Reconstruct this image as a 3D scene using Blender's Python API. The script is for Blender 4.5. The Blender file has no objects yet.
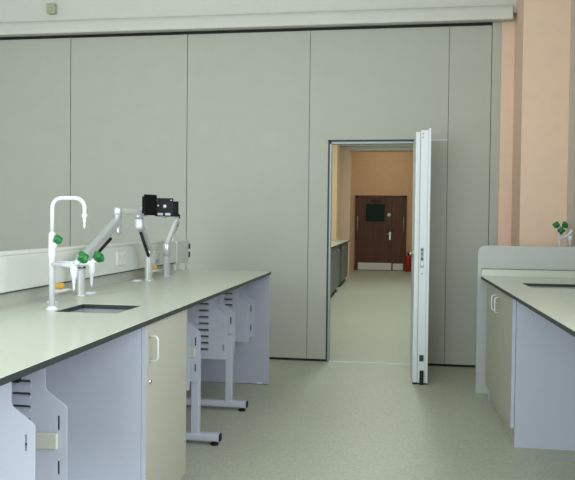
import bpy, bmesh, math, random
from mathutils import Vector, Matrix
random.seed(4)
S = bpy.context.scene
C = S.collection
PI = math.pi

# ------------------------------------------------------------------ materials
def srgb(r, g, b):
    def f(c):
        c /= 255.0
        return c/12.92 if c <= .04045 else ((c+.055)/1.055)**2.4
    return (f(r), f(g), f(b), 1)

def mat(name, col, rough=.5, metal=0.0, var=0.0, scale=40, bump=0.0, spec=.5, emit=0, coat=0):
    m = bpy.data.materials.new(name); m.use_nodes = True
    nt = m.node_tree; b = nt.nodes['Principled BSDF']
    b.inputs['Base Color'].default_value = col
    b.inputs['Roughness'].default_value = rough
    b.inputs['Metallic'].default_value = metal
    b.inputs['Specular IOR Level'].default_value = spec
    if coat:
        b.inputs['Coat Weight'].default_value = coat
        b.inputs['Coat Roughness'].default_value = .15
    tc = nt.nodes.new('ShaderNodeTexCoord')
    nz = nt.nodes.new('ShaderNodeTexNoise'); nz.inputs['Scale'].default_value = scale
    nz.inputs['Detail'].default_value = 4
    nt.links.new(tc.outputs['Object'], nz.inputs['Vector'])
    if var:
        rmp = nt.nodes.new('ShaderNodeValToRGB')
        rmp.color_ramp.elements[0].position = .3; rmp.color_ramp.elements[1].position = .7
        rmp.color_ramp.elements[0].color = [c*(1-var) for c in col[:3]]+[1]
        rmp.color_ramp.elements[1].color = [min(1, c*(1+var)) for c in col[:3]]+[1]
        nt.links.new(nz.outputs['Fac'], rmp.inputs['Fac'])
        nt.links.new(rmp.outputs['Color'], b.inputs['Base Color'])
    if bump:
        bp = nt.nodes.new('ShaderNodeBump'); bp.inputs['Strength'].default_value = bump
        bp.inputs['Distance'].default_value = .002
        nt.links.new(nz.outputs['Fac'], bp.inputs['Height'])
        nt.links.new(bp.outputs['Normal'], b.inputs['Normal'])
    if emit:
        b.inputs['Emission Color'].default_value = col
        b.inputs['Emission Strength'].default_value = emit
    return m

M = dict(
    floor=mat('speckled_vinyl', srgb(176, 177, 158), .42, var=.10, scale=160, spec=.35),
    ceiling=mat('ceiling_paint', srgb(226, 226, 216), .9, var=.02),
    white=mat('white_wall_paint', srgb(210, 210, 202), .75, var=.015, scale=8),
    peach=mat('peach_wall_paint', srgb(235, 204, 180), .7, var=.02, scale=10, bump=.05),
    rightwall=mat('pale_right_wall_paint', srgb(206, 198, 188), .7, var=.02, scale=10),
    cream=mat('window_lit_paint', srgb(244, 212, 170), .7),  # pier colour made paler to carry the window light
    screen=mat('grey_screen_laminate', srgb(185, 189, 185), .5, var=.012, scale=8, spec=.3),
    peach_far=mat('peach_corridor_paint', srgb(222, 180, 140), .7, var=.03, scale=10),
    partition=mat('grey_green_laminate', srgb(181, 183, 172), .55, var=.015, scale=6, spec=.3),
    alum=mat('satin_aluminium_trim', srgb(158, 166, 168), .45, .3),
    seam=mat('grey_seam_gasket', srgb(92, 98, 92), .6),
    black=mat('black_rubber', srgb(16, 18, 16), .7),
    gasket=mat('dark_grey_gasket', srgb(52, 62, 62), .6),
    doorwhite=mat('white_door_edge', srgb(224, 230, 232), .4),
    top=mat('pale_green_grey_worktop', srgb(199, 205, 191), .22, var=.015, scale=25, spec=.5),
    core=mat('dark_worktop_core', srgb(46, 54, 52), .45),
    lilac=mat('pale_lilac_laminate', srgb(186, 191, 205), .5, var=.012, scale=8, spec=.3),
    cabdoor=mat('warm_grey_cabinet_door', srgb(182, 181, 167), .5, var=.012, scale=8, spec=.3),
    rack=mat('white_coated_steel', srgb(196, 201, 214), .42),
    beige=mat('beige_plastic', srgb(206, 206, 190), .5),
    chrome=mat('polished_steel', srgb(232, 232, 232), .16, 1.0),
    silver=mat('silver_painted_metal', srgb(206, 210, 213), .28, .55),
    silverlt=mat('light_silver_casting', srgb(214, 218, 216), .35, .3),
    tapwhite=mat('white_epoxy_coating', srgb(216, 219, 222), .25, coat=.3),
    green=mat('green_plastic', srgb(20, 112, 48), .35),
    yellow=mat('yellow_plastic', srgb(216, 168, 62), .4),
    vesa=mat('black_powder_coat', srgb(8, 10, 10), .6, var=.1, spec=.2),
    vesab=mat('blue_black_steel', srgb(16, 18, 24), .5, .1, spec=.25),
    trunk=mat('off_white_pvc', srgb(214, 218, 211), .4),
    trunkgap=mat('recess_shade', srgb(60, 66, 64), .7),
    sink=mat('grey_sink_resin', srgb(168, 172, 174), .35, .1),
    plug=mat('socket_plate_white', srgb(224, 227, 217), .38),
    blue=mat('pale_blue_label', srgb(176, 196, 212), .5),
    red=mat('red_cylinder_paint', srgb(176, 28, 20), .3),
    fargrey=mat('dark_grey_unit', srgb(104, 114, 108), .5),
    sensor=mat('ivory_plastic', srgb(176, 178, 148), .5),
    kick_highlight=mat('highlit_kick_plate', srgb(238, 236, 228), .3, 0),  # near-white base colour paints the glossy highlight on the plates
    skirt=mat('dark_brown_skirting', srgb(70, 40, 26), .5),
)
def wood(name, a, b, sc=(18, 18, 1.2)):
    m = bpy.data.materials.new(name); m.use_nodes = True
    nt = m.node_tree; p = nt.nodes['Principled BSDF']; p.inputs['Roughness'].default_value = .45
    tc = nt.nodes.new('ShaderNodeTexCoord'); mp = nt.nodes.new('ShaderNodeMapping')
    mp.inputs['Scale'].default_value = sc
    nz = nt.nodes.new('ShaderNodeTexNoise'); nz.inputs['Scale'].default_value = 1.0; nz.inputs['Detail'].default_value = 6
    r = nt.nodes.new('ShaderNodeValToRGB')
    r.color_ramp.elements[0].position = .3; r.color_ramp.elements[0].color = a
    r.color_ramp.elements[1].position = .75; r.color_ramp.elements[1].color = b
    nt.links.new(tc.outputs['Object'], mp.inputs['Vector']); nt.links.new(mp.outputs['Vector'], nz.inputs['Vector'])
    nt.links.new(nz.outputs['Fac'], r.inputs['Fac']); nt.links.new(r.outputs['Color'], p.inputs['Base Color'])
    return m
M['wood'] = wood('dark_stained_wood', srgb(72, 40, 26), srgb(112, 66, 42))
gl = mat('dark_vision_glass', srgb(22, 46, 38), .25, spec=.15); M['glass'] = gl

# speckle for the floor: two scales of noise
def floor_nodes(m):
    nt = m.node_tree; b = nt.nodes['Principled BSDF']
    tc = nt.nodes.new('ShaderNodeTexCoord')
    v = nt.nodes.new('ShaderNodeTexVoronoi'); v.inputs['Scale'].default_value = 130
    nt.links.new(tc.outputs['Object'], v.inputs['Vector'])
    n = nt.nodes.new('ShaderNodeTexNoise'); n.inputs['Scale'].default_value = 1.3; n.inputs['Detail'].default_value = 5
    nt.links.new(tc.outputs['Object'], n.inputs['Vector'])
    r = nt.nodes.new('ShaderNodeValToRGB'); e = r.color_ramp.elements
    e[0].position = .0; e[0].color = srgb(168, 172, 155); e[1].position = 1; e[1].color = srgb(196, 200, 183)
    sep = nt.nodes.new('ShaderNodeSeparateColor'); nt.links.new(v.outputs['Color'], sep.inputs['Color'])
    mx = nt.nodes.new('ShaderNodeMath'); mx.operation = 'MULTIPLY_ADD'; mx.inputs[1].default_value = .7
    nt.links.new(sep.outputs[0], mx.inputs[0])
    sc = nt.nodes.new('ShaderNodeMath'); sc.operation = 'MULTIPLY'; sc.inputs[1].default_value = .3
    nt.links.new(n.outputs['Fac'], sc.inputs[0]); nt.links.new(sc.outputs[0], mx.inputs[2])
    nt.links.new(mx.outputs[0], r.inputs['Fac']); nt.links.new(r.outputs['Color'], b.inputs['Base Color'])
floor_nodes(M['floor'])

# ------------------------------------------------------------------ mesh helpers
class MB:
    """collects shapes in world coordinates, links them as ONE mesh object"""
    def __init__(s): s.bm = bmesh.new()
    def _merge(s, t):
        me = bpy.data.meshes.new('t'); t.to_mesh(me); t.free(); s.bm.from_mesh(me); bpy.data.meshes.remove(me)
    def box(s, x0, x1, y0, y1, z0, z1, bev=0, seg=2):
        t = bmesh.new(); bmesh.ops.create_cube(t, size=1)
        for v in t.verts:
            v.co = Vector(((x0+x1)/2+v.co.x*(x1-x0), (y0+y1)/2+v.co.y*(y1-y0), (z0+z1)/2+v.co.z*(z1-z0)))
        if bev: bmesh.ops.bevel(t, geom=t.edges[:], offset=bev, segments=seg, profile=.5, affect='EDGES', clamp_overlap=True)
        bmesh.ops.recalc_face_normals(t, faces=t.faces[:])
        s._merge(t); return s
    def obox(s, c, ax, ay, az, dx, dy, dz, bev=0, seg=2):
        """oriented box: centre, three unit axes, three sizes"""
        t = bmesh.new(); bmesh.ops.create_cube(t, size=1)
        for v in t.verts: v.co = Vector((v.co.x*dx, v.co.y*dy, v.co.z*dz))
        if bev: bmesh.ops.bevel(t, geom=t.edges[:], offset=bev, segments=seg, profile=.5, affect='EDGES', clamp_overlap=True)
        ax, ay, az, c = Vector(ax), Vector(ay), Vector(az), Vector(c)
        for v in t.verts: v.co = c + ax*v.co.x + ay*v.co.y + az*v.co.z
        bmesh.ops.recalc_face_normals(t, faces=t.faces[:])
        s._merge(t); return s
    def tube(s, pts, rad, n=16, cap=True):
        """swept tube; rad a number or one per point"""
        P = [Vector(p) for p in pts]; R = rad if isinstance(rad, (list, tuple)) else [rad]*len(P)
        t = bmesh.new(); rings = []
        d0 = (P[1]-P[0]).normalized()
        up = Vector((0, 0, 1)) if abs(d0.z) < .9 else Vector((1, 0, 0))
        u = (up - d0*up.dot(d0)).normalized()
        for i, p in enumerate(P):
            a = P[i]-P[i-1] if i > 0 else P[1]-P[0]
            b = P[i+1]-P[i] if i < len(P)-1 else P[-1]-P[-2]
            d = (a.normalized() if a.length > 1e-9 else b.normalized()) + (b.normalized() if b.length > 1e-9 else a.normalized())
            d.normalize(); u = (u - d*u.dot(d)).normalized(); w = d.cross(u)
            rings.append([t.verts.new(p + (u*math.cos(2*PI*k/n) + w*math.sin(2*PI*k/n))*R[i]) for k in range(n)])
        for a, b in zip(rings, rings[1:]):
            for k in range(n): t.faces.new((a[k], a[(k+1) % n], b[(k+1) % n], b[k])).smooth = True
        if cap:
            t.faces.new(rings[0][::-1]); t.faces.new(rings[-1])
        bmesh.ops.recalc_face_normals(t, faces=t.faces[:])
        s._merge(t); return s
    def lathe(s, base, axis, prof, n=24):
        """prof: list of (radius, height along axis)"""
        b = Vector(base); a = Vector(axis).normalized()
        u = Vector((1, 0, 0)) if abs(a.x) < .9 else Vector((0, 1, 0))
        u = (u-a*u.dot(a)).normalized(); w = a.cross(u)
        t = bmesh.new(); rings = []
        for r, h in prof:
            rings.append([t.verts.new(b+a*h+(u*math.cos(2*PI*k/n)+w*math.sin(2*PI*k/n))*max(r, 1e-5)) for k in range(n)])
        for A, B in zip(rings, rings[1:]):
            for k in range(n): t.faces.new((A[k], A[(k+1) % n], B[(k+1) % n], B[k])).smooth = True
        t.faces.new(rings[0][::-1]); t.faces.new(rings[-1])
        bmesh.ops.recalc_face_normals(t, faces=t.faces[:])
        s._merge(t); return s
    def prism(s, poly, axis, a0, a1):
        """poly in the two other axes (x,z for 'y'; y,z for 'x'; x,y for 'z')"""
        def P(p, a): return {'y': (p[0], a, p[1]), 'x': (a, p[0], p[1]), 'z': (p[0], p[1], a)}[axis]
        t = bmesh.new()
        A = [t.verts.new(P(p, a0)) for p in poly]; B = [t.verts.new(P(p, a1)) for p in poly]
        t.faces.new(A); t.faces.new(B[::-1]); n = len(poly)
        for i in range(n): t.faces.new((A[i], A[(i+1) % n], B[(i+1) % n], B[i]))
        bmesh.ops.recalc_face_normals(t, faces=t.faces[:])
        s._merge(t); return s
    def plate(s, outer, holes, y0, y1):
        """flat plate in the x-z plane with holes cut right through, thickness y0..y1"""
        cu = bpy.data.curves.new('c', 'CURVE'); cu.dimensions = '2D'; cu.fill_mode = 'BOTH'; cu.extrude = (y1-y0)/2
        for lp in [outer]+holes:
            sp = cu.splines.new('POLY'); sp.points.add(len(lp)-1)
            for q, (x, z) in zip(sp.points, lp): q.co = (x, z, 0, 1)
            sp.use_cyclic_u = True
        o = bpy.data.objects.new('c', cu); C.objects.link(o)
        bpy.context.view_layer.update()
        me = bpy.data.meshes.new_from_object(o.evaluated_get(bpy.context.evaluated_depsgraph_get()))
        bpy.data.objects.remove(o); bpy.data.curves.remove(cu)
        t = bmesh.new(); t.from_mesh(me); bpy.data.meshes.remove(me)
        for v in t.verts: v.co = Vector((v.co.x, (y0+y1)/2 - v.co.z, v.co.y))
        bmesh.ops.remove_doubles(t, verts=t.verts[:], dist=1e-5)
        bmesh.ops.recalc_face_normals(t, faces=t.faces[:])
        s._merge(t); return s
    def build(s, name, m, parent=None):
        me = bpy.data.meshes.new(name)
        org = Vector((0, 0, 0))
        q = parent
        while q is not None: org += q.location; q = q.parent
        if parent is None:
            xs = [v.co for v in s.bm.verts]
            org = Vector(((min(c.x for c in xs)+max(c.x for c in xs))/2, (min(c.y for c in xs)+max(c.y for c in xs))/2, min(c.z for c in xs)))
        for v in s.bm.verts: v.co -= org
        s.bm.to_mesh(me); s.bm.free()
        me.materials.append(m)
        o = bpy.data.objects.new(name, me); C.objects.link(o)
        if parent is None: o.location = org
        else: o.parent = parent
        return o

def tag(o, label, cat, group=None, kind=None):
    o['label'] = label; o['category'] = cat
    if group: o['group'] = group
    if kind: o['kind'] = kind
    return o
def thing(name, loc, label, cat, group=None, kind=None):
    o = bpy.data.objects.new(name, None); o.empty_display_size = .1; C.objects.link(o); o.location = loc
    return tag(o, label, cat, group, kind)
def struct(name, mb, m, label, cat, parent=None):
    o = mb.build(name, m, parent)
    if parent is None: tag(o, label, cat, None, 'structure')
    return o
def offset_copy(root, loc, label):
    """copy of a thing with its parts and sub-parts"""
    r = root.copy(); C.objects.link(r); r.location = loc; r['label'] = label
    for ch in list(root.children):
        c = ch.copy(); C.objects.link(c); c.parent = r
        for g in list(ch.children):
            d = g.copy(); C.objects.link(d); d.parent = c
    return r

# ------------------------------------------------------------------ setting
ZC = 3.75           # ceiling
YP = 6.52           # partition face
struct('floor', MB().box(-4.5, 3.0, -2.8, 20.2, -.1, 0), M['floor'], 'speckled grey-green vinyl floor running through both rooms', 'floor')
struct('ceiling', MB().box(-4.5, 3.0, -2.8, 20.2, ZC, ZC+.1), M['ceiling'], 'white ceiling over both rooms', 'ceiling')
struct('wall_left', MB().box(-4.5, -4.36, -2.6, 6.52, 0, ZC), M['white'], 'white left wall of the laboratory', 'wall')
struct('wall_right', MB().box(1.43, 1.6, 2.4, 6.62, 0, ZC).box(1.43, 1.6, -2.6, -2.3, 0, ZC).box(1.43, 1.6, -2.3, 2.4, 0, .95).box(1.43, 1.6, -2.3, 2.4, 3.2, ZC), M['rightwall'], 'pale wall at the right edge behind the right bench', 'wall')
struct('wall_far_right', MB().box(1.43, 1.6, 6.62, 19.75, 0, ZC), M['white'], 'right wall of the room beyond the doorway', 'wall')
mb = MB()   # rear wall with a wide window opening
WX0, WX1, WZ0, WZ1 = -4.2, -.9, .25, 3.2
mb.box(-4.36, WX0, -2.7, -2.6, 0, ZC).box(WX1, 1.43, -2.7, -2.6, 0, ZC)
mb.box(WX0, WX1, -2.7, -2.6, 0, WZ0).box(WX0, WX1, -2.7, -2.6, WZ1, ZC)
struct('wall_rear', mb, M['white'], 'rear wall with a wide window behind the viewer', 'wall')
# right-hand pier and the short wall nib closing the partition
struct('wall_pier', MB().box(1.055, 1.43, 6.1, 6.62, 0, ZC), M['peach'], 'peach painted wall pier in the right corner beyond the bench', 'wall')
struct('wall_back', MB().box(.938, 1.055, 6.525, 6.62, 0, 3.124), M['peach'], 'narrow peach strip of end wall between grey partition and pier', 'wall')
# bulkhead over the partition
struct('wall_bulkhead', MB().box(-4.36, 1.055, 6.46, 6.62, 3.182, ZC).box(-4.36, 1.055, 6.53, 6.62, 3.125, 3.19), M['white'], 'white bulkhead wall above the folding partition', 'wall')
# moulded track casing under it, with a cove
prof = [(6.515, 3.123), (6.385, 3.105), (6.375, 3.107), (6.372, 3.115), (6.372, 3.15), (6.376, 3.172)]
for k in range(9):
    a = k/8*PI/2
    prof.append((6.376+.075*(1-math.cos(a)), 3.172+.075*math.sin(a)))
prof += [(6.452, 3.262), (6.459, 3.262), (6.459, 3.18), (6.515, 3.18)]
struct('trim_1', MB().prism(prof, 'x', -4.36, 1.012), M['white'], 'white moulded track casing running along the top of the partition', 'trim')
struct('trim_2', MB().box(-.575, .175, 6.522, 6.55, 0, .005), M['doorwhite'], 'thin white threshold strip on the floor of the open doorway', 'trim')
# adjoining room
struct('wall_far_left', MB().box(-1.95, -1.79, 6.62, 19.7, 0, ZC), M['white'], 'left wall of the room beyond the doorway', 'wall')
struct('wall_far_end', MB().box(-1.79, 1.43, 19.62, 19.75, 0, ZC), M['peach_far'], 'orange-peach end wall holding the brown door', 'wall')
struct('wall_far_pier', MB().box(-1.79, -1.285, 16.1, 16.9, 0, ZC), M['cream'], 'pier with window light painted into its cream colour, rising behind the far worktop', 'wall')
struct('wall_far_nib', MB().box(-1.79, -1.05, 17.25, 17.65, 0, 3.09), M['peach'], 'peach nib wall at the end of the far worktop', 'wall')  # lighter peach than the end wall, painting window light on the nib
struct('trim_3', MB().box(-1.79, 1.43, 17.2, 17.6, 3.09, 3.14, .006).box(-1.79, 1.43, 17.24, 17.6, 3.14, 3.19).box(-1.79, 1.43, 17.17, 17.6, 3.19, 3.245, .01).box(-1.79, 1.43, 17.24, 17.6, 3.245, ZC), M['white'],
       'white moulded beam across the far room ceiling', 'trim')
struct('baseboard_far', MB().box(-1.05, -1.0, 19.59, 19.62, 0, .13), M['skirt'], 'dark brown baseboard left of the brown door', 'baseboard')

# ------------------------------------------------------------------ folding partition panels
PZ0, PZ1 = .022, 3.094
def panel(x0, x1, label, trim=True, opening=None):
    t = thing('partition_panel', ((x0+x1)/2, YP, 0), label, 'partition panel', 'tall grey panels of the movable partition')
    if opening:
        a, b, h = opening
        mb = MB().prism([(x0+.0035, PZ0), (a, PZ0), (a, h), (b, h), (b, PZ0), (x1-.0015, PZ0), (x1-.0015, PZ1), (x0+.0035, PZ1)], 'y', YP, YP+.1)
    else:
        mb = MB().box(x0+.0035, x1-.0015, YP, YP+.1, PZ0, PZ1, .0015, 1)
    mb.build('panel_board', M['partition'], t)
    MB().box(x0-.0015, x0+.0035, YP+.006, YP+.092, PZ0, PZ1).build('edge_gasket', M['seam'], t)
    if trim:
        MB().box(x1-.040, x1-.0015, YP-.0015, YP+.01, PZ0, PZ1).build('edge_profile', M['partition'], t)
    if opening:
        a, b, h = opening
        mb = MB().box(x0, a, YP+.01, YP+.09, 0, PZ0).box(b, x1, YP+.01, YP+.09, 0, PZ0)
    else:
        mb = MB().box(x0, x1, YP+.004, YP+.09, 0, PZ0)
    mb.build('floor_seal', M['black'], t)
    MB().box(x0, x1, YP-.002, YP+.09, PZ1, 3.121).build('top_seal', M['black'], t)
    return t
panel(-4.35, -3.158, 'grey partition panel at the far left, above the swan-neck tap end of the bench')
panel(-3.158, -1.97, 'grey partition panel behind the tall white tap and the nearest monitor arm')
panel(-1.97, -.786, 'grey partition panel above the far end of the left bench, left of the doorway')
dp = panel(-.786, .4837, 'grey partition panel with the open doorway cut into it', False, (-.60, .195, 2.07))
# door frame of that panel
mb = MB().box(-.606, -.592, YP-.004, YP+.1, 0, 2.077).box(-.606, .197, YP-.004, YP+.1, 2.060, 2.077)
mb.build('frame_gasket', M['gasket'], dp)
mb = MB().box(-.593, -.575, YP+.006, YP+.1, 0, 2.060).box(-.593, .185, YP+.006, YP+.1, 2.042, 2.060).box(.178, .195, YP+.002, YP+.1, 0, 2.062)
mb.build('door_frame', M['alum'], dp)
MB().box(.335, .482, YP-.004, YP+.004, 2.066, 2.073).build('head_strip', M['doorwhite'], dp)
panel(.4837, .8577, 'narrow grey partition panel between the open door leaf and the end closer', False)
cl = thing('partition_closer', (.897, YP, 0), 'slim grey closing post at the right end of the partition', 'partition post')
MB().box(.861, .938, YP-.004, YP+.1, .0, 3.12, .002).build('post_board', M['partition'], cl)
MB().box(.8577, .861, YP+.006, YP+.09, .0, 3.12).build('edge_gasket', M['gasket'], cl)

# the open pass-door leaf (door_1), standing at a right angle to the partition
d1 = thing('door_1', (.238, 6.5, 0), 'thick white edged door leaf standing open toward the viewer', 'door', None, 'structure')
MB().box(.214, .2765, 5.744, 6.505, .012, 2.058, .002).box(.276, .296, 5.738, 6.505, .012, 2.074, .003).build('leaf', M['doorwhite'], d1)
MB().box(.176, .2125, 5.752, 6.505, .012, 2.045, .003).build('leaf_rebate', M['doorwhite'], d1)
MB().box(.2115, .2155, 5.7465, 6.4, .02, 2.04).build('seal_strip', M['gasket'], d1)
MB().box(.2735, .2755, 5.7425, 6.4, .02, 2.055).build('seal_strip', M['alum'], d1)
lk = MB().box(.226, .250, 5.7365, 5.745, .95, 1.11, .001).build('lock_plate', M['alum'], d1)
MB().box(.229, .247, 5.733, 5.74, .965, 1.00, .002).build('latch_bolt', M['chrome'], lk)
MB().box(.231, .245, 5.734, 5.74, 1.012, 1.03).box(.231, .245, 5.734, 5.74, 1.085, 1.10).box(.234, .242, 5.734, 5.74, 1.05, 1.07).build('keeper_slot', M['gasket'], lk)
MB().lathe((.238, 5.742, .90), (0, -1, 0), [(.007, 0), (.007, .004), (.002, .006)]).build('edge_button', M['chrome'], d1)
MB().box(.228, .262, 5.732, 5.745, .19, .24, .002).build('bolt_block', M['gasket'], d1)
MB().box(.232, .264, 5.722, 5.745, 0.0, .115, .004).build('drop_seal', M['black'], d1)
MB().box(.176, .298, 5.745, 6.5, 0.001, .012).build('bottom_seal', M['black'], d1)
for z in (2.03, 2.0):
    MB().lathe((.232, 5.741, z), (0, -1, 0), [(.006, 0), (.005, .003), (.001, .004)], 12).build('screw', M['alum'], d1)
hd = MB().lathe((.176, 5.83, 1.06), (-1, 0, 0), [(.024, 0), (.024, .006), (.01, .008), (.01, .028), (.001, .029)]).build('door_handle', M['chrome'], d1)
MB().tube([(.150, 5.83, 1.06), (.150, 5.86, 1.06), (.150, 5.95, 1.058)], .009, 12).build('lever', M['chrome'], hd)

# ------------------------------------------------------------------ far room: door, extinguisher, bench
FD = 19.62
d2 = thing('door_2', (-.33, FD, 0), 'dark brown wooden double door with small window at the end of the far room', 'door', None, 'structure')
MB().box(-1.04, -.965, FD-.06, FD, 0, 2.085).box(.305, .376, FD-.06, FD, 0, 2.085).box(-1.04, .376, FD-.06, FD, 2.03, 2.085).build('door_frame', M['wood'], d2)
lf = MB().box(-.963, -.008, FD-.045, FD-.002, .01, 2.028, .004).build('main_leaf', M['wood'], d2)
MB().box(-.002, .303, FD-.045, FD-.002, .01, 2.028, .004).build('side_leaf', M['wood'], d2)
MB().box(-.745, -.225, FD-.05, FD-.043, 1.36, 1.85, .004).build('vision_glass', M['glass'], lf)
mb = MB().box(-.765, -.745, FD-.056, FD-.04, 1.34, 1.87).box(-.225, -.205, FD-.056, FD-.04, 1.34, 1.87).box(-.765, -.205, FD-.056, FD-.04, 1.34, 1.36).box(-.765, -.205, FD-.056, FD-.04, 1.85, 1.87)
mb.build('glazing_bead', M['wood'], lf)
MB().box(-.95, -.025, FD-.052, FD-.04, .02, .215, .002).build('kick_plate', M['kick_highlight'], d2)
MB().box(.015, .295, FD-.052, FD-.04, .02, .205, .002).build('kick_plate', M['kick_highlight'], d2)
hp = MB().box(-.095, -.05, FD-.055, FD-.04, .86, 1.08, .004).build('handle_plate', M['chrome'], d2)
MB().tube([(-.072, FD-.055, 1.02), (-.072, FD-.1, 1.02), (-.10, FD-.105, 1.02), (-.19, FD-.1, 1.015)], .013, 10).build('lever', M['chrome'], hp)
MB().lathe((-.105, FD-.044, 1.55), (0, -1, 0), [(.05, 0), (.05, .006), (.03, .012), (.001, .014)], 20).build('sign_disc', M['doorwhite'], d2)
MB().box(-.60, -.30, FD-.1, FD-.045, 1.93, 1.99, .01).build('door_closer', M['skirt'], d2)
for x in (-.972, .294):
    MB().tube([(x, FD-.075, 1.08), (x, FD-.075, 1.50)], .012, 10).build('hinge_strip', M['alum'], d2)

fe = thing('fire_extinguisher', (.435, 19.40, 0), 'red fire extinguisher on the floor right of the brown door', 'fire extinguisher')
MB().lathe((.435, 19.40, 0), (0, 0, 1), [(.08, 0), (.085, .01), (.085, .38), (.065, .43), (.03, .44), (.02, .45)]).build('cylinder', M['red'], fe)
MB().lathe((.435, 19.40, .45), (0, 0, 1), [(.02, 0), (.02, .05), (.012, .06)], 14).build('valve', M['black'], fe)
MB().box(.40, .49, 19.39, 19.41, .50, .52, .004).box(.40, .49, 19.39, 19.41, .53, .545, .004).build('lever_handle', M['black'], fe)
MB().tube([(.435, 19.38, .48), (.50, 19.35, .46), (.535, 19.35, .35), (.53, 19.36, .15)], .012, 10).build('hose', M['black'], fe)

fw = thing('worktop', (-1.4, 11.7, .883), 'pale worktop along the left wall of the room beyond the doorway', 'worktop')
MB().box(-1.79, -.99, 6.8, 16.09, .885, .906).box(-1.28, -.99, 16.09, 16.65, .885, .906).build('core', M['core'], fw)
MB().box(-1.79, -.989, 6.8, 16.09, .906, .912).box(-1.28, -.989, 16.09, 16.652, .906, .912).build('top_surface', M['top'], fw)
for i, (a, b) in enumerate([(8.6, 10.4), (10.5, 13.6), (14.2, 16.09)]):
    f = thing('base_unit', (-1.4, (a+b)/2, 0), ['grey base unit under the far worktop, nearest beyond the doorway', 'grey base unit under the middle of the far worktop beyond the doorway', 'grey base unit at the far end of the worktop beyond the doorway'][i], 'cabinet', 'base units under the far worktop')
    MB().box(-1.75, -1.03, a, b, .1, .883).build('carcass', M['fargrey'], f)
    MB().box(-1.72, -1.07, a+.01, b-.01, 0, .1).build('plinth', M['skirt'], f)
    n = max(2, round((b-a)/.8)); w = (b-a)/n
    for k in range(n):
        d = MB().box(-1.03, -1.012, a+k*w+.008, a+(k+1)*w-.008, .11, .872, .002).build('door', M['fargrey'], f)
        MB().tube([(-1.012, a+k*w+.08, .82), (-.985, a+k*w+.08, .82), (-.985, a+k*w+.08, .72), (-1.012, a+k*w+.08, .72)], .005, 8).build('handle', M['chrome'], d)

# ------------------------------------------------------------------ left bench
ZT = .908
def worktop(x0, x1, y0, y1, sx0, sx1, sy0, sy1, label):
    t = thing('worktop', ((x0+x1)/2, (y0+y1)/2, ZT-.022), label, 'worktop')
    def ring(z0, z1, g):
        return MB().box(x0-g, sx0, y0-g, y1+g, z0, z1).box(sx1, x1+g, y0-g, y1+g, z0, z1).box(sx0, sx1, y0-g, sy0, z0, z1).box(sx0, sx1, sy1, y1+g, z0, z1)
    ring(ZT-.022, ZT-.0025, 0).build('core', M['core'], t)
    ring(ZT-.0025, ZT, .0).build('top_surface', M['top'], t)
    return t
LS = (-1.44, -1.148, 2.81, 3.115)
worktop(-1.80, -.959, .45, 5.52, *LS, 'long pale worktop of the left bench with dark edge and inset sink')
def sink(s, depth, label):
    x0, x1, y0, y1 = s
    t = thing('sink', ((x0+x1)/2, (y0+y1)/2, ZT-.022-depth), label, 'sink')
    zt = ZT-.0225; zb = zt-depth; g = .006
    mb = MB().box(x0-g-.012, x0-g, y0-g-.012, y1+g+.012, zb, zt).box(x1+g, x1+g+.012, y0-g-.012, y1+g+.012, zb, zt)
    mb.box(x0-g, x1+g, y0-g-.012, y0-g, zb, zt).box(x0-g, x1+g, y1+g, y1+g+.012, zb, zt).box(x0-g-.012, x1+g+.012, y0-g-.012, y1+g+.012, zb-.01, zb)
    mb.build('bowl', M['sink'], t)
    MB().lathe(((x0+x1)/2, (y0+y1)/2, zb), (0, 0, 1), [(.03, 0), (.03, .004), (.018, .004), (.018, .002)], 20).build('drain', M['chrome'], t)
    return t
sink(LS, .15, 'small grey undermounted sink below the swan-neck tap in the left bench')

# service trunking raised above the back of the bench
tr = thing('service_trunking', (-1.75, 3.1, ZT), 'off-white electrical trunking raised along the back of the left bench', 'trunking')
MB().box(-1.80, -1.712, .5, 5.40, .974, 1.136, .004).build('trunking_body', M['trunk'], tr)
MB().box(-1.80, -1.730, .5, 5.42, 1.136, 1.154, .005).build('trunking_lid', M['trunk'], tr)
MB().box(-1.80, -1.716, .5, 5.40, .968, .974).build('shadow_gap', M['trunkgap'], tr)  # dark strip paints the shadow line under the trunking
MB().box(-1.79, -1.735, .5, 5.56, ZT, .969).build('upstand', M['partition'], tr)
ec = MB().box(-1.80, -1.704, 5.40, 5.715, .962, 1.142, .004).build('end_cap', M['trunk'], tr)
MB().lathe((-1.704, 5.62, 1.115), (1, 0, 0), [(.011, 0), (.010, .004), (.001, .005)], 16).build('screw', M['doorwhite'], ec)
for z0, z1 in ((1.07, 1.115), (1.0, 1.045)):
    MB().box(-1.75, -1.700, 5.712, 5.75, z0, z1, .002).build('end_clip', M['vesab'], ec)
MB().box(-1.78, -1.715, 5.40, 5.50, ZT, .962, .003).build('support_foot', M['trunk'], tr)
def socket(y0, y1, z0, z1, lab=False):
    s = MB().box(-1.714, -1.705, y0, y1, z0, z1, .003).build('socket_plate', M['plug'], tr)
    ym = (y0+y1)/2
    for yy in ((y0+ym)/2, (y1+ym)/2):
        MB().box(-1.706, -1.7035, yy-.018, yy+.018, z0+.045, z1-.02, .001).build('socket_outlet', M['trunk'], s)
    if lab: MB().box(-1.7055, -1.7035, ym-.035, ym+.035, z0+.004, z0+.03).build('label_strip', M['blue'], s)
socket(4.17, 4.32, 1.02, 1.106)
socket(4.80, 5.02, .995, 1.09, True)
socket(1.9, 2.06, 1.02, 1.106)

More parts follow.
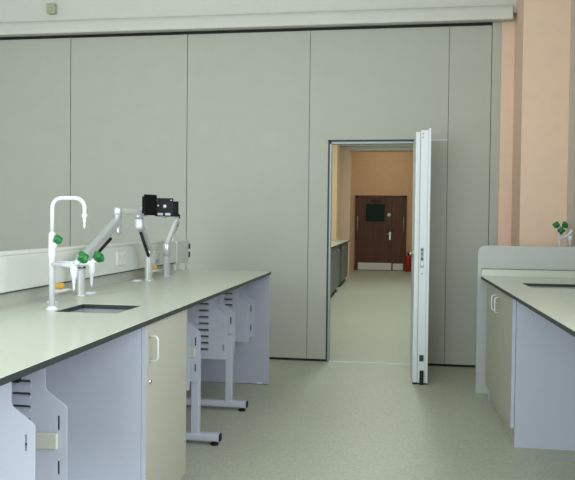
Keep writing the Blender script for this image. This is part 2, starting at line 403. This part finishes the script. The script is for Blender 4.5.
# end panel
MBp = MB().box(-1.76, -.966, 5.489, 5.512, .004, ZT-.0225, .0015, 1)
ep = thing('side_panel', (-1.36, 5.5, 0), 'lilac end panel closing the far end of the left bench', 'panel')
MBp.build('panel_board', M['lilac'], ep)
for x in (-1.04, -1.6): MB().box(x-.02, x+.02, 5.484, 5.49, .004, .02).build('glide', M['doorwhite'], ep)
bp = MB().box(-1.78, -1.762, .5, 5.485, 0, ZT-.0225).build('light_block_panel', M['lilac'], None)  # unseen panel added to block light from the bench's other side
tag(bp, 'added panel blocking light from behind the knee space under the left bench', 'panel')

# base cabinet under the sink
cb = thing('base_cabinet', (-1.3, 2.98, 0), 'base cabinet with lilac side and warm grey door under the left sink', 'cabinet')
YC0, YC1 = 2.700, 3.262
MB().box(-1.70, -1.0005, YC0, YC0+.018, 0, ZT-.0225, .001, 1).build('side_panel', M['lilac'], cb)
MB().box(-1.70, -1.0005, YC1-.018, YC1, 0.0, ZT-.0225, .001, 1).build('side_panel', M['lilac'], cb)
MB().box(-1.70, -1.03, YC0+.018, YC1-.018, .08, .098).build('base_board', M['lilac'], cb)
MB().box(-1.70, -1.685, YC0+.018, YC1-.018, .098, ZT-.0225).build('back_board', M['lilac'], cb)
MB().box(-1.055, -1.04, YC0+.018, YC1-.018, 0, .078).build('plinth', M['lilac'], cb)
dr = MB().box(-.9985, -.980, YC0+.003, YC1+.004, .080, ZT-.028, .0012, 1).build('door', M['cabdoor'], cb)
MB().box(-.9985, -.9802, YC0+.001, YC0+.0032, .080, ZT-.028).build('edge_band', M['lilac'], dr)
def bow(x, y, z0, z1, out, r=.0055):
    """D handle whose bow stands out of a door at x towards x+out"""
    q = [(x, y, z1)]
    rr = abs(out)*.45; sg = 1 if out > 0 else -1
    for k in range(7):
        a = k/6*PI/2; q.append((x+out-sg*rr*(1-math.sin(a)), y, z1-rr*(1-math.cos(a))))
    for k in range(7):
        a = k/6*PI/2; q.append((x+out-sg*rr*(1-math.cos(a)), y, z0+rr*(1-math.sin(a))))
    q.append((x, y, z0)); return q
MB().tube(bow(-.980, 2.735, .728, .830, .038), .0046, 12).build('handle', M['silverlt'], dr)
lo = MB().lathe((-.980, 2.742, .642), (1, 0, 0), [(.011, 0), (.011, .005), (.009, .008), (.001, .009)], 18).build('lock', M['chrome'], dr)
MB().box(-.9712, -.9705, 2.741, 2.743, .637, .647).build('key_slot', M['black'], lo)

# slotted panel racks hung under the worktop
def rack_outline():
    p = [(-1.60, ZT-.023), (-1.154, ZT-.023)]
    def arc(cx, cz, r, a0, a1, n=6):
        return [(cx+r*math.cos(a0+(a1-a0)*k/n), cz+r*math.sin(a0+(a1-a0)*k/n)) for k in range(n+1)]
    # S-bend: concave then convex corner
    p += arc(-1.154+.022, .741, .022, PI, PI*1.32)
    p += arc(-1.075-.022, .662, .022, PI*.30, 0)
    p += arc(-1.075-.012, .397, .012, 0, -PI/2)
    p += [(-1.60, .385)]
    return p
def slot(x0, x1, z0, z1, n=4):
    r = min(x1-x0, z1-z0)/2*.95
    out = []
    for cx, cz, a in ((x1-r, z1-r, 0), (x0+r, z1-r, PI/2), (x0+r, z0+r, PI), (x1-r, z0+r, 1.5*PI)):
        out += [(cx+r*math.cos(a+k/n*PI/2), cz+r*math.sin(a+k/n*PI/2)) for k in range(n+1)]
    return out
def rack(y0, y1, label):
    t = thing('slotted_rack', (-1.3, (y0+y1)/2, .385), label, 'rack', 'white slotted panel racks hung under the left bench')
    holes = [slot(-1.275, -1.206, .441+.0433*k, .455+.0433*k) for k in range(8)]
    holes += [slot(-1.109, -1.101, .59, .642), slot(-1.109, -1.101, .44, .488)]
    for y in (y0, y1):
        p = MB().plate(rack_outline(), holes, y-.002, y+.002).build('slotted_panel', M['rack'], t)
        for k in range(8):
            z = .441+.0433*k
            MB().box(-1.277, -1.204, y+.0025, y+.010, z+.005, z+.017).build('slot_shade', M['gasket'], p)  # dark box painted in as the shade inside each slot
            MB().box(-1.277, -1.204, y-.007, y-.0015, z-.005, z-.001).build('runner_lip', M['rack'], p)
        if y == y1:
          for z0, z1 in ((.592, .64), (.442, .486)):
              MB().box(-1.1095, -1.1005, y+.0022, y+.006, z0, z1).build('slot_backing', M['gasket'], p)  # same painted shade behind the upright slots
    MB().box(-1.20, -1.1065, y1-.012, y1-.0022, .527, .582, .004).build('clip_plate', M['beige'], t)
    MB().box(-1.56, -1.50, y0+.0025, y1-.0025, .45, .50, .004).build('spacer_bar', M['beige'], t)
    MB().box(-1.56, -1.22, y0+.0025, y0+.03, ZT-.045, ZT-.024).build('fixing_rail', M['black'], t)
    MB().box(-1.277, -1.238, y1-.022, y1-.0025, .750, .768, .003).build('fixing_clip', M['black'], t)
    return t
ra = rack(1.99, 2.203, 'white slotted rack under the worktop in the bottom left corner, nearest of four')
for y, lab in ((3.75, 'white slotted rack just behind the base cabinet, by the first leg frame'),
               (4.63, 'white slotted rack under the left bench by the second leg frame'),
               (5.33, 'white slotted rack against the lilac end panel, farthest of four')):
    offset_copy(ra, (-1.3, y, .385), lab)

# leg frames
def legframe(y, label, xoff=0):
    t = thing('leg_frame', (-1.3+xoff, y, 0), label, 'bench leg', 'grey steel leg frames of the left bench')
    MB().box(-1.150+xoff, -1.102+xoff, y-.022, y+.022, .062, .52, .004).build('post', M['rack'], t)
    ov = [(y+.030*math.copysign(abs(math.cos(a))**.6, math.cos(a)), .045+.024*math.copysign(abs(math.sin(a))**.6, math.sin(a))) for a in [2*PI*k/24 for k in range(24)]]
    MB().prism(ov, 'x', -1.70, -.98).build('foot', M['rack'], t)
    oc = [(y+(q[0]-y)*.9, .045+(q[1]-.045)*.9) for q in ov]
    MB().prism(oc, 'x', -.981, -.974).build('end_cap', M['black'], t)
    for x in (-1.012, -1.66):
        MB().lathe((x, y, 0), (0, 0, 1), [(.024, 0), (.024, .010), (.012, .013), (.006, .014), (.006, .024)], 18).build('levelling_foot', M['black'], t)
    return t
legframe(3.945, 'grey T-foot leg frame under the left bench, nearer of two')
legframe(4.70, 'grey T-foot leg frame under the left bench, farther of two', .022)

# ------------------------------------------------------------------ taps on the left bench
def knob(mb, base, ax, r, h):
    """four-lobed tapering hand wheel"""
    b = Vector(base); a = Vector(ax).normalized()
    u = Vector((0, 0, 1)) if abs(a.z) < .9 else Vector((1, 0, 0))
    u = (u-a*u.dot(a)).normalized(); w = a.cross(u)
    t = bmesh.new(); N = 32; rings = []
    for f, hh in ((.42, 0), (.62, .1*h), (.98, .5*h), (1.0, .66*h), (.74, .86*h), (.34, 1.0*h)):
        rings.append([t.verts.new(b+a*hh+(u*math.cos(2*PI*k/N)+w*math.sin(2*PI*k/N))*r*f*(1+.2*math.cos(4*2*PI*k/N))) for k in range(N)])
    for A, B in zip(rings, rings[1:]):
        for k in range(N): t.faces.new((A[k], A[(k+1) % N], B[(k+1) % N], B[k])).smooth = True
    t.faces.new(rings[0][::-1]); t.faces.new(rings[-1])
    bmesh.ops.recalc_face_normals(t, faces=t.faces[:])
    mb._merge(t); return mb
TX, TY = -1.471, 2.866
tp = thing('laboratory_tap', (TX, TY, ZT), 'tall white swan-neck laboratory tap with green knobs beside the left sink', 'tap')
MB().lathe((TX, TY, ZT), (0, 0, 1), [(.029, 0), (.029, .006), (.020, .010), (.0145, .018)]).build('base_flange', M['tapwhite'], tp)
MB().lathe((TX, TY, ZT), (0, 0, 1), [(.0135, .012), (.0135, .225), (.016, .232), (.0165, .240), (.0165, .285), (.0158, .292), (.0158, .325), (.0135, .336), (.0092, .342)]).build('column', M['tapwhite'], tp)
neck = [(TX, TY, 1.24), (TX, TY, 1.340)]
r = .043; zt = 1.397; tipx = -1.322
for k in range(1, 9):
    a = k/8*PI/2; neck.append((TX+r*(1-math.cos(a)), TY, zt-r+r*math.sin(a)))
for k in range(0, 9):
    a = k/8*PI/2; neck.append((tipx-r+r*math.sin(a), TY, zt-r+r*math.cos(a)))
neck.append((tipx, TY, 1.325))
sp = MB().tube(neck, .0088, 16).build('swan_neck', M['tapwhite'], tp)
MB().lathe((tipx, TY, 1.33), (0, 0, -1), [(.0098, 0), (.0125, .004), (.0125, .014), (.008, .018), (.0072, .030), (.0078, .034), (.0055, .038), (.0050, .050), (.0056, .053), (.0036, .064)], 16).build('nozzle', M['tapwhite'], sp)
# neck valve on the column
vb = MB().tube([(TX, TY, 1.165), (TX+.012, TY-.005, 1.185), (TX+.022, TY-.008, 1.205)], [.010, .011, .010], 14).build('valve', M['tapwhite'], tp)
knob(MB(), (TX+.018, TY-.008, 1.205), (.75, -.25, .6), .020, .036).build('knob', M['green'], vb)
# two low outlets
def outlet(tip, knobp, z0=1.108):
    tx, ty = tip
    d = Vector((tx-TX, ty-TY, 0)); L = d.length; d.normalize()
    b = Vector((TX, TY, z0))
    arm = MB().tube([b, b+d*(L-.02), b+d*L], [.0115, .0115, .013], 14).build('outlet_arm', M['tapwhite'], tp)
    c = b+d*L
    MB().lathe((c.x, c.y, c.z+.012), (0, 0, -1), [(.004, 0), (.016, .006), (.0165, .02), (.0145, .05), (.0115, .062), (.0085, .066), (.008, .084), (.0058, .088), (.005, .105), (.0036, .12)], 18).build('nozzle', M['tapwhite'], arm)
    kp = Vector(knobp); ax = (kp-c).normalized()
    MB().tube([c, c+ax*((kp-c).length-.012)], [.013, .011], 14).build('valve', M['tapwhite'], arm)
    knob(MB(), kp-ax*.020, ax, .025, .042).build('knob', M['green'], arm)
outlet((-1.338, 2.80), (-1.292, 2.785, 1.143))
outlet((-1.342, 2.985), (-1.312, 2.99, 1.136))

def gastap(x, y, label, ln=.10):
    t = thing('gas_tap', (x, y, ZT), label, 'gas tap', 'yellow handled gas taps')
    MB().lathe((x, y, ZT), (0, 0, 1), [(.026, 0), (.026, .005), (.017, .009), (.012, .016), (.012, .058), (.010, .062)]).build('base', M['tapwhite'], t)
    bd = MB().tube([(x-.012, y, ZT+.052), (x+.015, y+.02, ZT+.052)], .012, 14).build('valve_body', M['tapwhite'], t)
    MB().tube([(x, y+.005, ZT+.052), (x+.015, y+.05, ZT+.052), (x+.022, y+.09, ZT+.052), (x+.03, y+.15, ZT+.050)], [.011, .009, .008, .006], 14).build('outlet', M['tapwhite'], bd)
    hb = MB().lathe((x, y, ZT+.060), (0, 0, 1), [(.010, 0), (.012, .004), (.012, .02), (.009, .026)], 18)
    hb.obox((x+.010, y+.03, ZT+.076), (.32, .947, 0), (-.947, .32, 0), (0, 0, 1), .085, .026, .026, .008, 3)
    hb.build('handle', M['yellow'], t)
    return t
gastap(-1.60, 3.115, 'gas tap with yellow handle behind the column of the swan-neck tap')
gastap(-1.635, 4.56, 'gas tap with yellow handle between the middle and far monitor arms')

# cable grommets
for (x, y, lab) in ((-1.622, 3.585, 'white oval cable grommet beside the post of the nearest monitor arm'), (-1.664, 4.40, 'white oval cable grommet beside the post of the middle monitor arm')):
    t = thing('cable_grommet', (x, y, ZT), lab, 'grommet', 'white cable grommets on the left worktop')
    mb = MB(); ov = [(x+.035*math.cos(2*PI*k/28), y+.05*math.sin(2*PI*k/28)) for k in range(28)]
    mb.prism(ov, 'z', ZT, ZT+.005).build('rim', M['tapwhite'], t)
    ov = [(x+.024*math.cos(2*PI*k/28), y+.036*math.sin(2*PI*k/28)) for k in range(28)]
    MB().prism(ov, 'z', ZT+.005, ZT+.0075).build('cap', M['tapwhite'], t)

# ------------------------------------------------------------------ monitor arms
def beam(P, Q, w, h, m, name, parent, bev=.012):
    P, Q = Vector(P), Vector(Q); d = (Q-P); L = d.length; d.normalize()
    side = d.cross(Vector((0, 0, 1))).normalized(); up = side.cross(d).normalized()
    return MB().obox((P+Q)/2, d, side, up, L, w, h, bev, 3).build(name, m, parent), d, side, up
def vesa(c, hdir, w, h, m, name, parent, holes=True):
    """mounting plate; hdir is the horizontal direction of its width"""
    c = Vector(c); u = Vector(hdir).normalized(); n = u.cross(Vector((0, 0, 1))); z = Vector((0, 0, 1))
    mb = MB().obox(c, u, n, z, w, .006, h, .002, 1)
    # turned edges
    for s in (-1, 1): mb.obox(c+u*s*(w/2-.003)+n*(-.008), u, n, z, .006, .018, h*.8, .001, 1)
    p = mb.build(name, m, parent)
    return p, u, n, z
# nearest arm
a1 = thing('monitor_arm', (-1.60, 3.43, ZT), 'silver monitor arm nearest the viewer, long beam rising behind the green knobs', 'monitor arm', 'silver monitor arms on the left bench')
MB().lathe((-1.60, 3.43, ZT), (0, 0, 1), [(.036, 0), (.036, .006), (.0215, .008), (.0215, .145)]).build('post', M['silver'], a1)
MB().lathe((-1.60, 3.43, ZT+.145), (0, 0, 1), [(.0225, 0), (.0225, .008), (.018, .010)]).build('post_collar', M['black'], a1)
MB().lathe((-1.60, 3.43, ZT+.155), (0, 0, 1), [(.026, 0), (.027, .03), (.022, .06), (.008, .066)]).build('lower_knuckle', M['silver'], a1)
bm_, d, sd, up = beam((-1.60, 3.40, 1.075), (-1.60, 3.915, 1.300), .044, .052, M['silver'], 'lift_beam', a1)
P, Q = Vector((-1.60, 3.56, 1.104)), Vector((-1.60, 3.785, 1.198))
MB().tube([P+Vector((.012, 0, 0)), Q+Vector((.012, 0, 0))], .0095, 12).build('gas_spring', M['black'], bm_)
MB().obox((-1.60, 3.908, 1.268), (0, 1, 0), (1, 0, 0), (0, 0, 1), .062, .050, .105, .022, 4).build('elbow_bracket', M['silver'], a1)
MB().lathe((-1.60, 3.915, 1.316), (0, 0, 1), [(.025, 0), (.025, .058), (.020, .064), (.004, .065)]).build('elbow_joint', M['silver'], a1)
beam((-1.60, 3.93, 1.358), (-1.545, 4.20, 1.358), .030, .032, M['silverlt'], 'forearm', a1, .008)
MB().lathe((-1.545, 4.19, 1.328), (0, 0, 1), [(.019, 0), (.019, .060), (.010, .068)]).build('head_pivot', M['silver'], a1)
p, u, n, z = vesa((-1.498, 4.19, 1.402), (.42, .91, 0), .112, .13, M['vesa'], 'screen_plate', a1)
MB().tube([(-1.545, 4.19, 1.37), (-1.505, 4.195, 1.39)], .011, 12).build('tilt_stub', M['silver'], a1)
# middle arm
a2 = thing('monitor_arm', (-1.60, 4.445, ZT), 'silver monitor arm in the middle, beam leaning back toward the viewer', 'monitor arm', 'silver monitor arms on the left bench')
MB().lathe((-1.60, 4.445, ZT), (0, 0, 1), [(.036, 0), (.036, .006), (.0235, .008), (.0235, .165), (.018, .170)]).build('post', M['silver'], a2)
MB().lathe((-1.60, 4.445, ZT+.168), (0, 0, 1), [(.02, 0), (.022, .02), (.018, .04), (.004, .044)]).build('lower_knuckle', M['silver'], a2)
bm_, d, sd, up = beam((-1.60, 4.47, 1.085), (-1.60, 4.285, 1.275), .048, .036, M['silver'], 'lift_beam', a2, .010)
off = Vector((.0, -.0235, -.008))
MB().tube([Vector((-1.592, 4.448, 1.078))+off, Vector((-1.592, 4.30, 1.234))+off], .0095, 12).build('gas_spring', M['black'], bm_)
MB().obox((-1.60, 4.275, 1.285), (0, 1, 0), (1, 0, 0), (0, 0, 1), .058, .056, .085, .022, 4).build('elbow_bracket', M['silverlt'], a2)
MB().lathe((-1.60, 4.268, 1.315), (0, 0, 1), [(.026, 0), (.026, .022), (.021, .028), (.004, .029)]).build('elbow_joint', M['silver'], a2)
beam((-1.60, 4.268, 1.336), (-1.47, 4.40, 1.336), .034, .014, M['silverlt'], 'forearm', a2, .005)
MB().lathe((-1.475, 4.395, 1.322), (0, 0, 1), [(.016, 0), (.016, .05), (.008, .056)]).build('head_pivot', M['silver'], a2)
p, u, n, z = vesa((-1.465, 4.35, 1.392), (.94, .34, 0), .122, .118, M['vesab'], 'screen_plate', a2)
c = Vector((-1.465, 4.35, 1.392)); f = n*(.004 if n.y < 0 else -.004)
MB().lathe(c+f+u*.006+z*.006, f, [(.0115, 0), (.0115, .003), (.002, .004)], 18).build('centre_boss', M['silverlt'], p)
MB().lathe(c+f-u*.036+z*.010, f, [(.006, 0), (.006, .003), (.002, .004)], 14).build('fixing_screw', M['silverlt'], p)
for s in (-.022, .026):
    MB().obox(c+f*1.2+u*s-z*.045, u, n, z, .034, .005, .016, .003, 2).build('clip', M['lilac'], p)
for sx in (-1, 1):
    MB().lathe(c+f+u*sx*.046+z*.046, f, [(.004, 0), (.004, .003), (.001, .0035)], 10).build('fixing_screw', M['silver'], p)
MB().tube([(-1.475, 4.395, 1.37), (-1.468, 4.36, 1.385)], .010, 12).build('tilt_stub', M['silver'], a2)
# far arm
a3 = thing('monitor_arm', (-1.605, 4.835, ZT), 'silver monitor arm at the far end by the trunking end cap, beam leaning away', 'monitor arm', 'silver monitor arms on the left bench')
MB().lathe((-1.605, 4.835, ZT), (0, 0, 1), [(.036, 0), (.036, .006), (.0235, .008), (.0235, .150)]).build('post', M['silver'], a3)
MB().lathe((-1.605, 4.835, ZT+.150), (0, 0, 1), [(.024, 0), (.0285, .004), (.0285, .075), (.022, .088), (.005, .092)]).build('lower_knuckle', M['silver'], a3)
bm_, d, sd, up = beam((-1.605, 4.825, 1.125), (-1.575, 4.995, 1.335), .030, .034, M['silverlt'], 'lift_beam', a3, .010)
MB().tube([(-1.590, 4.875, 1.135), (-1.568, 5.000, 1.29)], .007, 10).build('gas_spring', M['silver'], bm_)
MB().lathe((-1.575, 4.995, 1.322), (0, 0, 1), [(.018, 0), (.018, .030), (.010, .036)]).build('head_pivot', M['vesab'], a3)
p, u, n, z = vesa((-1.612, 4.93, 1.392), (.94, .34, 0), .122, .112, M['vesa'], 'screen_plate', a3)
MB().tube([(-1.575, 4.995, 1.345), (-1.605, 4.945, 1.375)], .011, 12).build('tilt_stub', M['silver'], a3)

# ------------------------------------------------------------------ right bench
RS = (.872, 1.26, 4.575, 4.955)
worktop(.677, 1.425, .8, 5.530, *RS, 'pale worktop of the right bench with dark edge and inset sink')
sink(RS, .16, 'grey undermounted sink in the worktop of the right bench')
us = MB().box(.679, 1.425, 5.512, 5.531, ZT, .962, .002).build('upstand', M['top'], None)
MB().box(.679, 1.425, 5.510, 5.533, .962, .966).build('sealant_line', M['seam'], us)
tag(us, 'low pale upstand strip along the far edge of the right worktop', 'upstand')
# tall end screen with a rounded corner
sc_ = thing('end_screen', (1.04, 5.55, 0), 'grey end screen with rounded corner standing taller than the right worktop', 'panel')
pl = [(.652, 0), (1.428, 0), (1.428, 1.142)]
for k in range(9):
    a = PI/2+k/8*PI/2; pl.append((.652+.055+.055*math.cos(a), 1.142-.055+.055*math.sin(a)))
MB().prism(pl, 'y', 5.534, 5.562).build('screen_board', M['screen'], sc_)
# base cabinet
rc = thing('base_cabinet', (1.06, 4.79, 0), 'double-door base cabinet with lilac end panel under the right bench', 'cabinet')
MB().box(.722, 1.42, 4.213, 4.236, 0, ZT-.0225, .001, 1).build('side_panel', M['lilac'], rc)
MB().box(.722, 1.42, 5.32, 5.343, 0, ZT-.0225, .001, 1).build('side_panel', M['lilac'], rc)
MB().box(.735, 1.42, 4.236, 5.32, .10, .118).build('base_board', M['lilac'], rc)
MB().box(1.402, 1.42, 4.236, 5.32, .118, ZT-.0225).build('back_board', M['lilac'], rc)
MB().box(.728, .744, 4.236, 5.32, 0, .10).build('plinth', M['cabdoor'], rc)
for y0, y1, hy in ((4.225, 4.74, 4.66), (4.744, 5.343, 4.80)):
    d = MB().box(.700, .7195, y0, y1, .112, ZT-.028, .0012, 1).build('door', M['cabdoor'], rc)
    MB().tube(bow(.700, hy, .732, .834, -.040), .0046, 12).build('handle', M['silverlt'], d)
    if y0 < 4.5: MB().box(.7002, .7195, y0-.0018, y0+.001, .112, ZT-.028).build('edge_band', M['lilac'], d)
# short return bench behind the end screen carrying a second tap
rb = thing('return_bench', (1.2, 5.84, 0), 'short service bench hidden behind the right end screen', 'bench')
MB().box(1.06, 1.425, 5.565, 6.09, .885, ZT).build('worktop', M['top'], rb)
MB().box(1.08, 1.42, 5.58, 6.07, 0, .885).build('carcass', M['lilac'], rb)
t2 = thing('laboratory_tap', (1.30, 5.76, ZT), 'low white tap with three green knobs behind the right end screen', 'tap')
tx, ty = 1.30, 5.76
MB().lathe((tx, ty, ZT), (0, 0, 1), [(.029, 0), (.029, .006), (.015, .014), (.0125, .02), (.0125, .34), (.018, .35), (.018, .385), (.008, .395)]).build('column', M['tapwhite'], t2)
for dx, dz in ((-.045, .055), (.045, .055), (.0, -.012)):
    ax = Vector((dx*1.0, -.045, dz*.8)).normalized(); c0 = Vector((tx, ty, 1.275))
    v = MB().tube([c0, c0+ax*.05], [.013, .011], 12).build('valve', M['tapwhite'], t2)
    knob(MB(), c0+ax*.035, ax, .026, .042).build('knob', M['green'], v)
o = MB().tube([(tx, ty, 1.20), (tx+.05, ty-.02, 1.22), (tx+.075, ty-.03, 1.25), (tx+.085, ty-.035, 1.27)], .0115, 12).build('outlet_arm', M['tapwhite'], t2)
MB().lathe((tx+.072, ty-.03, 1.225), (0, 0, -1), [(.015, 0), (.015, .03), (.009, .04), (.006, .075), (.004, .085)], 14).build('nozzle', M['tapwhite'], o)

# motion sensor on the bulkhead
ms = thing('motion_sensor', (-3.31, 6.46, 3.30), 'small ivory motion sensor on the white bulkhead at top left', 'sensor')
MB().box(-3.352, -3.268, 6.40, 6.46, 3.305, 3.405, .012, 3).build('housing', M['sensor'], ms)
MB().lathe((-3.31, 6.403, 3.34), (0, -1, 0), [(.022, 0), (.020, .01), (.012, .016), (.002, .018)], 18).build('lens', M['sensor'], ms)

# ------------------------------------------------------------------ light
def area(name, loc, rot, sx, sy, power, col):
    l = bpy.data.lights.new(name, 'AREA'); l.shape = 'RECTANGLE'; l.size = sx; l.size_y = sy; l.energy = power; l.color = col
    o = bpy.data.objects.new(name, l); C.objects.link(o); o.location = loc; o.rotation_euler = rot
    return o
area('daylight_rear_window', ((WX0+WX1)/2, -2.62, (WZ0+WZ1)/2), (PI/2, 0, 0), WX1-WX0, WZ1-WZ0, 195, (.84, .93, 1.0))
area('daylight_right_window', (1.46, .05, 2.07), (PI/2, 0, PI/2), 4.7, 2.2, 145, (.88, .93, 1.0))
area('ceiling_lamp', (-2.6, 2.6, ZC-.06), (0, 0, 0), .6, 3.0, 10, (.98, 1.0, .95))
area('ceiling_lamp', (.2, 2.6, ZC-.06), (0, 0, 0), .6, 3.0, 7, (.98, 1.0, .95))
area('far_fill_light', (-.2, 9.2, ZC-.06), (0, 0, 0), .5, 3.0, 50, (.94, 1.0, .94))  # added fill lights standing in for the far room's unseen windows
area('far_fill_light', (-.2, 13.6, ZC-.06), (0, 0, 0), .5, 3.0, 50, (.94, 1.0, .94))
area('far_fill_light', (-.2, 18.4, ZC-.06), (0, 0, 0), 1.2, .8, 11, (1.0, .95, .84))

w = bpy.data.worlds.new('sky'); S.world = w; w.use_nodes = True
w.node_tree.nodes['Background'].inputs['Color'].default_value = (.75, .86, 1, 1)
w.node_tree.nodes['Background'].inputs['Strength'].default_value = .6

# ------------------------------------------------------------------ camera
f, yaw, pit, rol = 698.68, .149244, .0245457, .01095
F = Vector((-math.sin(yaw)*math.cos(pit), math.cos(yaw)*math.cos(pit), -math.sin(pit)))
R = Vector((math.cos(yaw), math.sin(yaw), 0)); U = R.cross(F)
R2 = R*math.cos(rol)+U*math.sin(rol); U2 = U*math.cos(rol)-R*math.sin(rol)
cd = bpy.data.cameras.new('camera'); cam = bpy.data.objects.new('camera', cd); C.objects.link(cam)
cd.sensor_width = 36; cd.sensor_fit = 'HORIZONTAL'; cd.lens = f/575*36; cd.clip_start = .05
mw = Matrix((R2, U2, -F)).transposed().to_4x4(); mw.translation = Vector((0, 0, 1.30))
cam.matrix_world = mw
S.camera = cam
S.view_settings.view_transform = 'Standard'; S.view_settings.look = 'None'
S.view_settings.gamma = 1; S.view_settings.exposure = .17
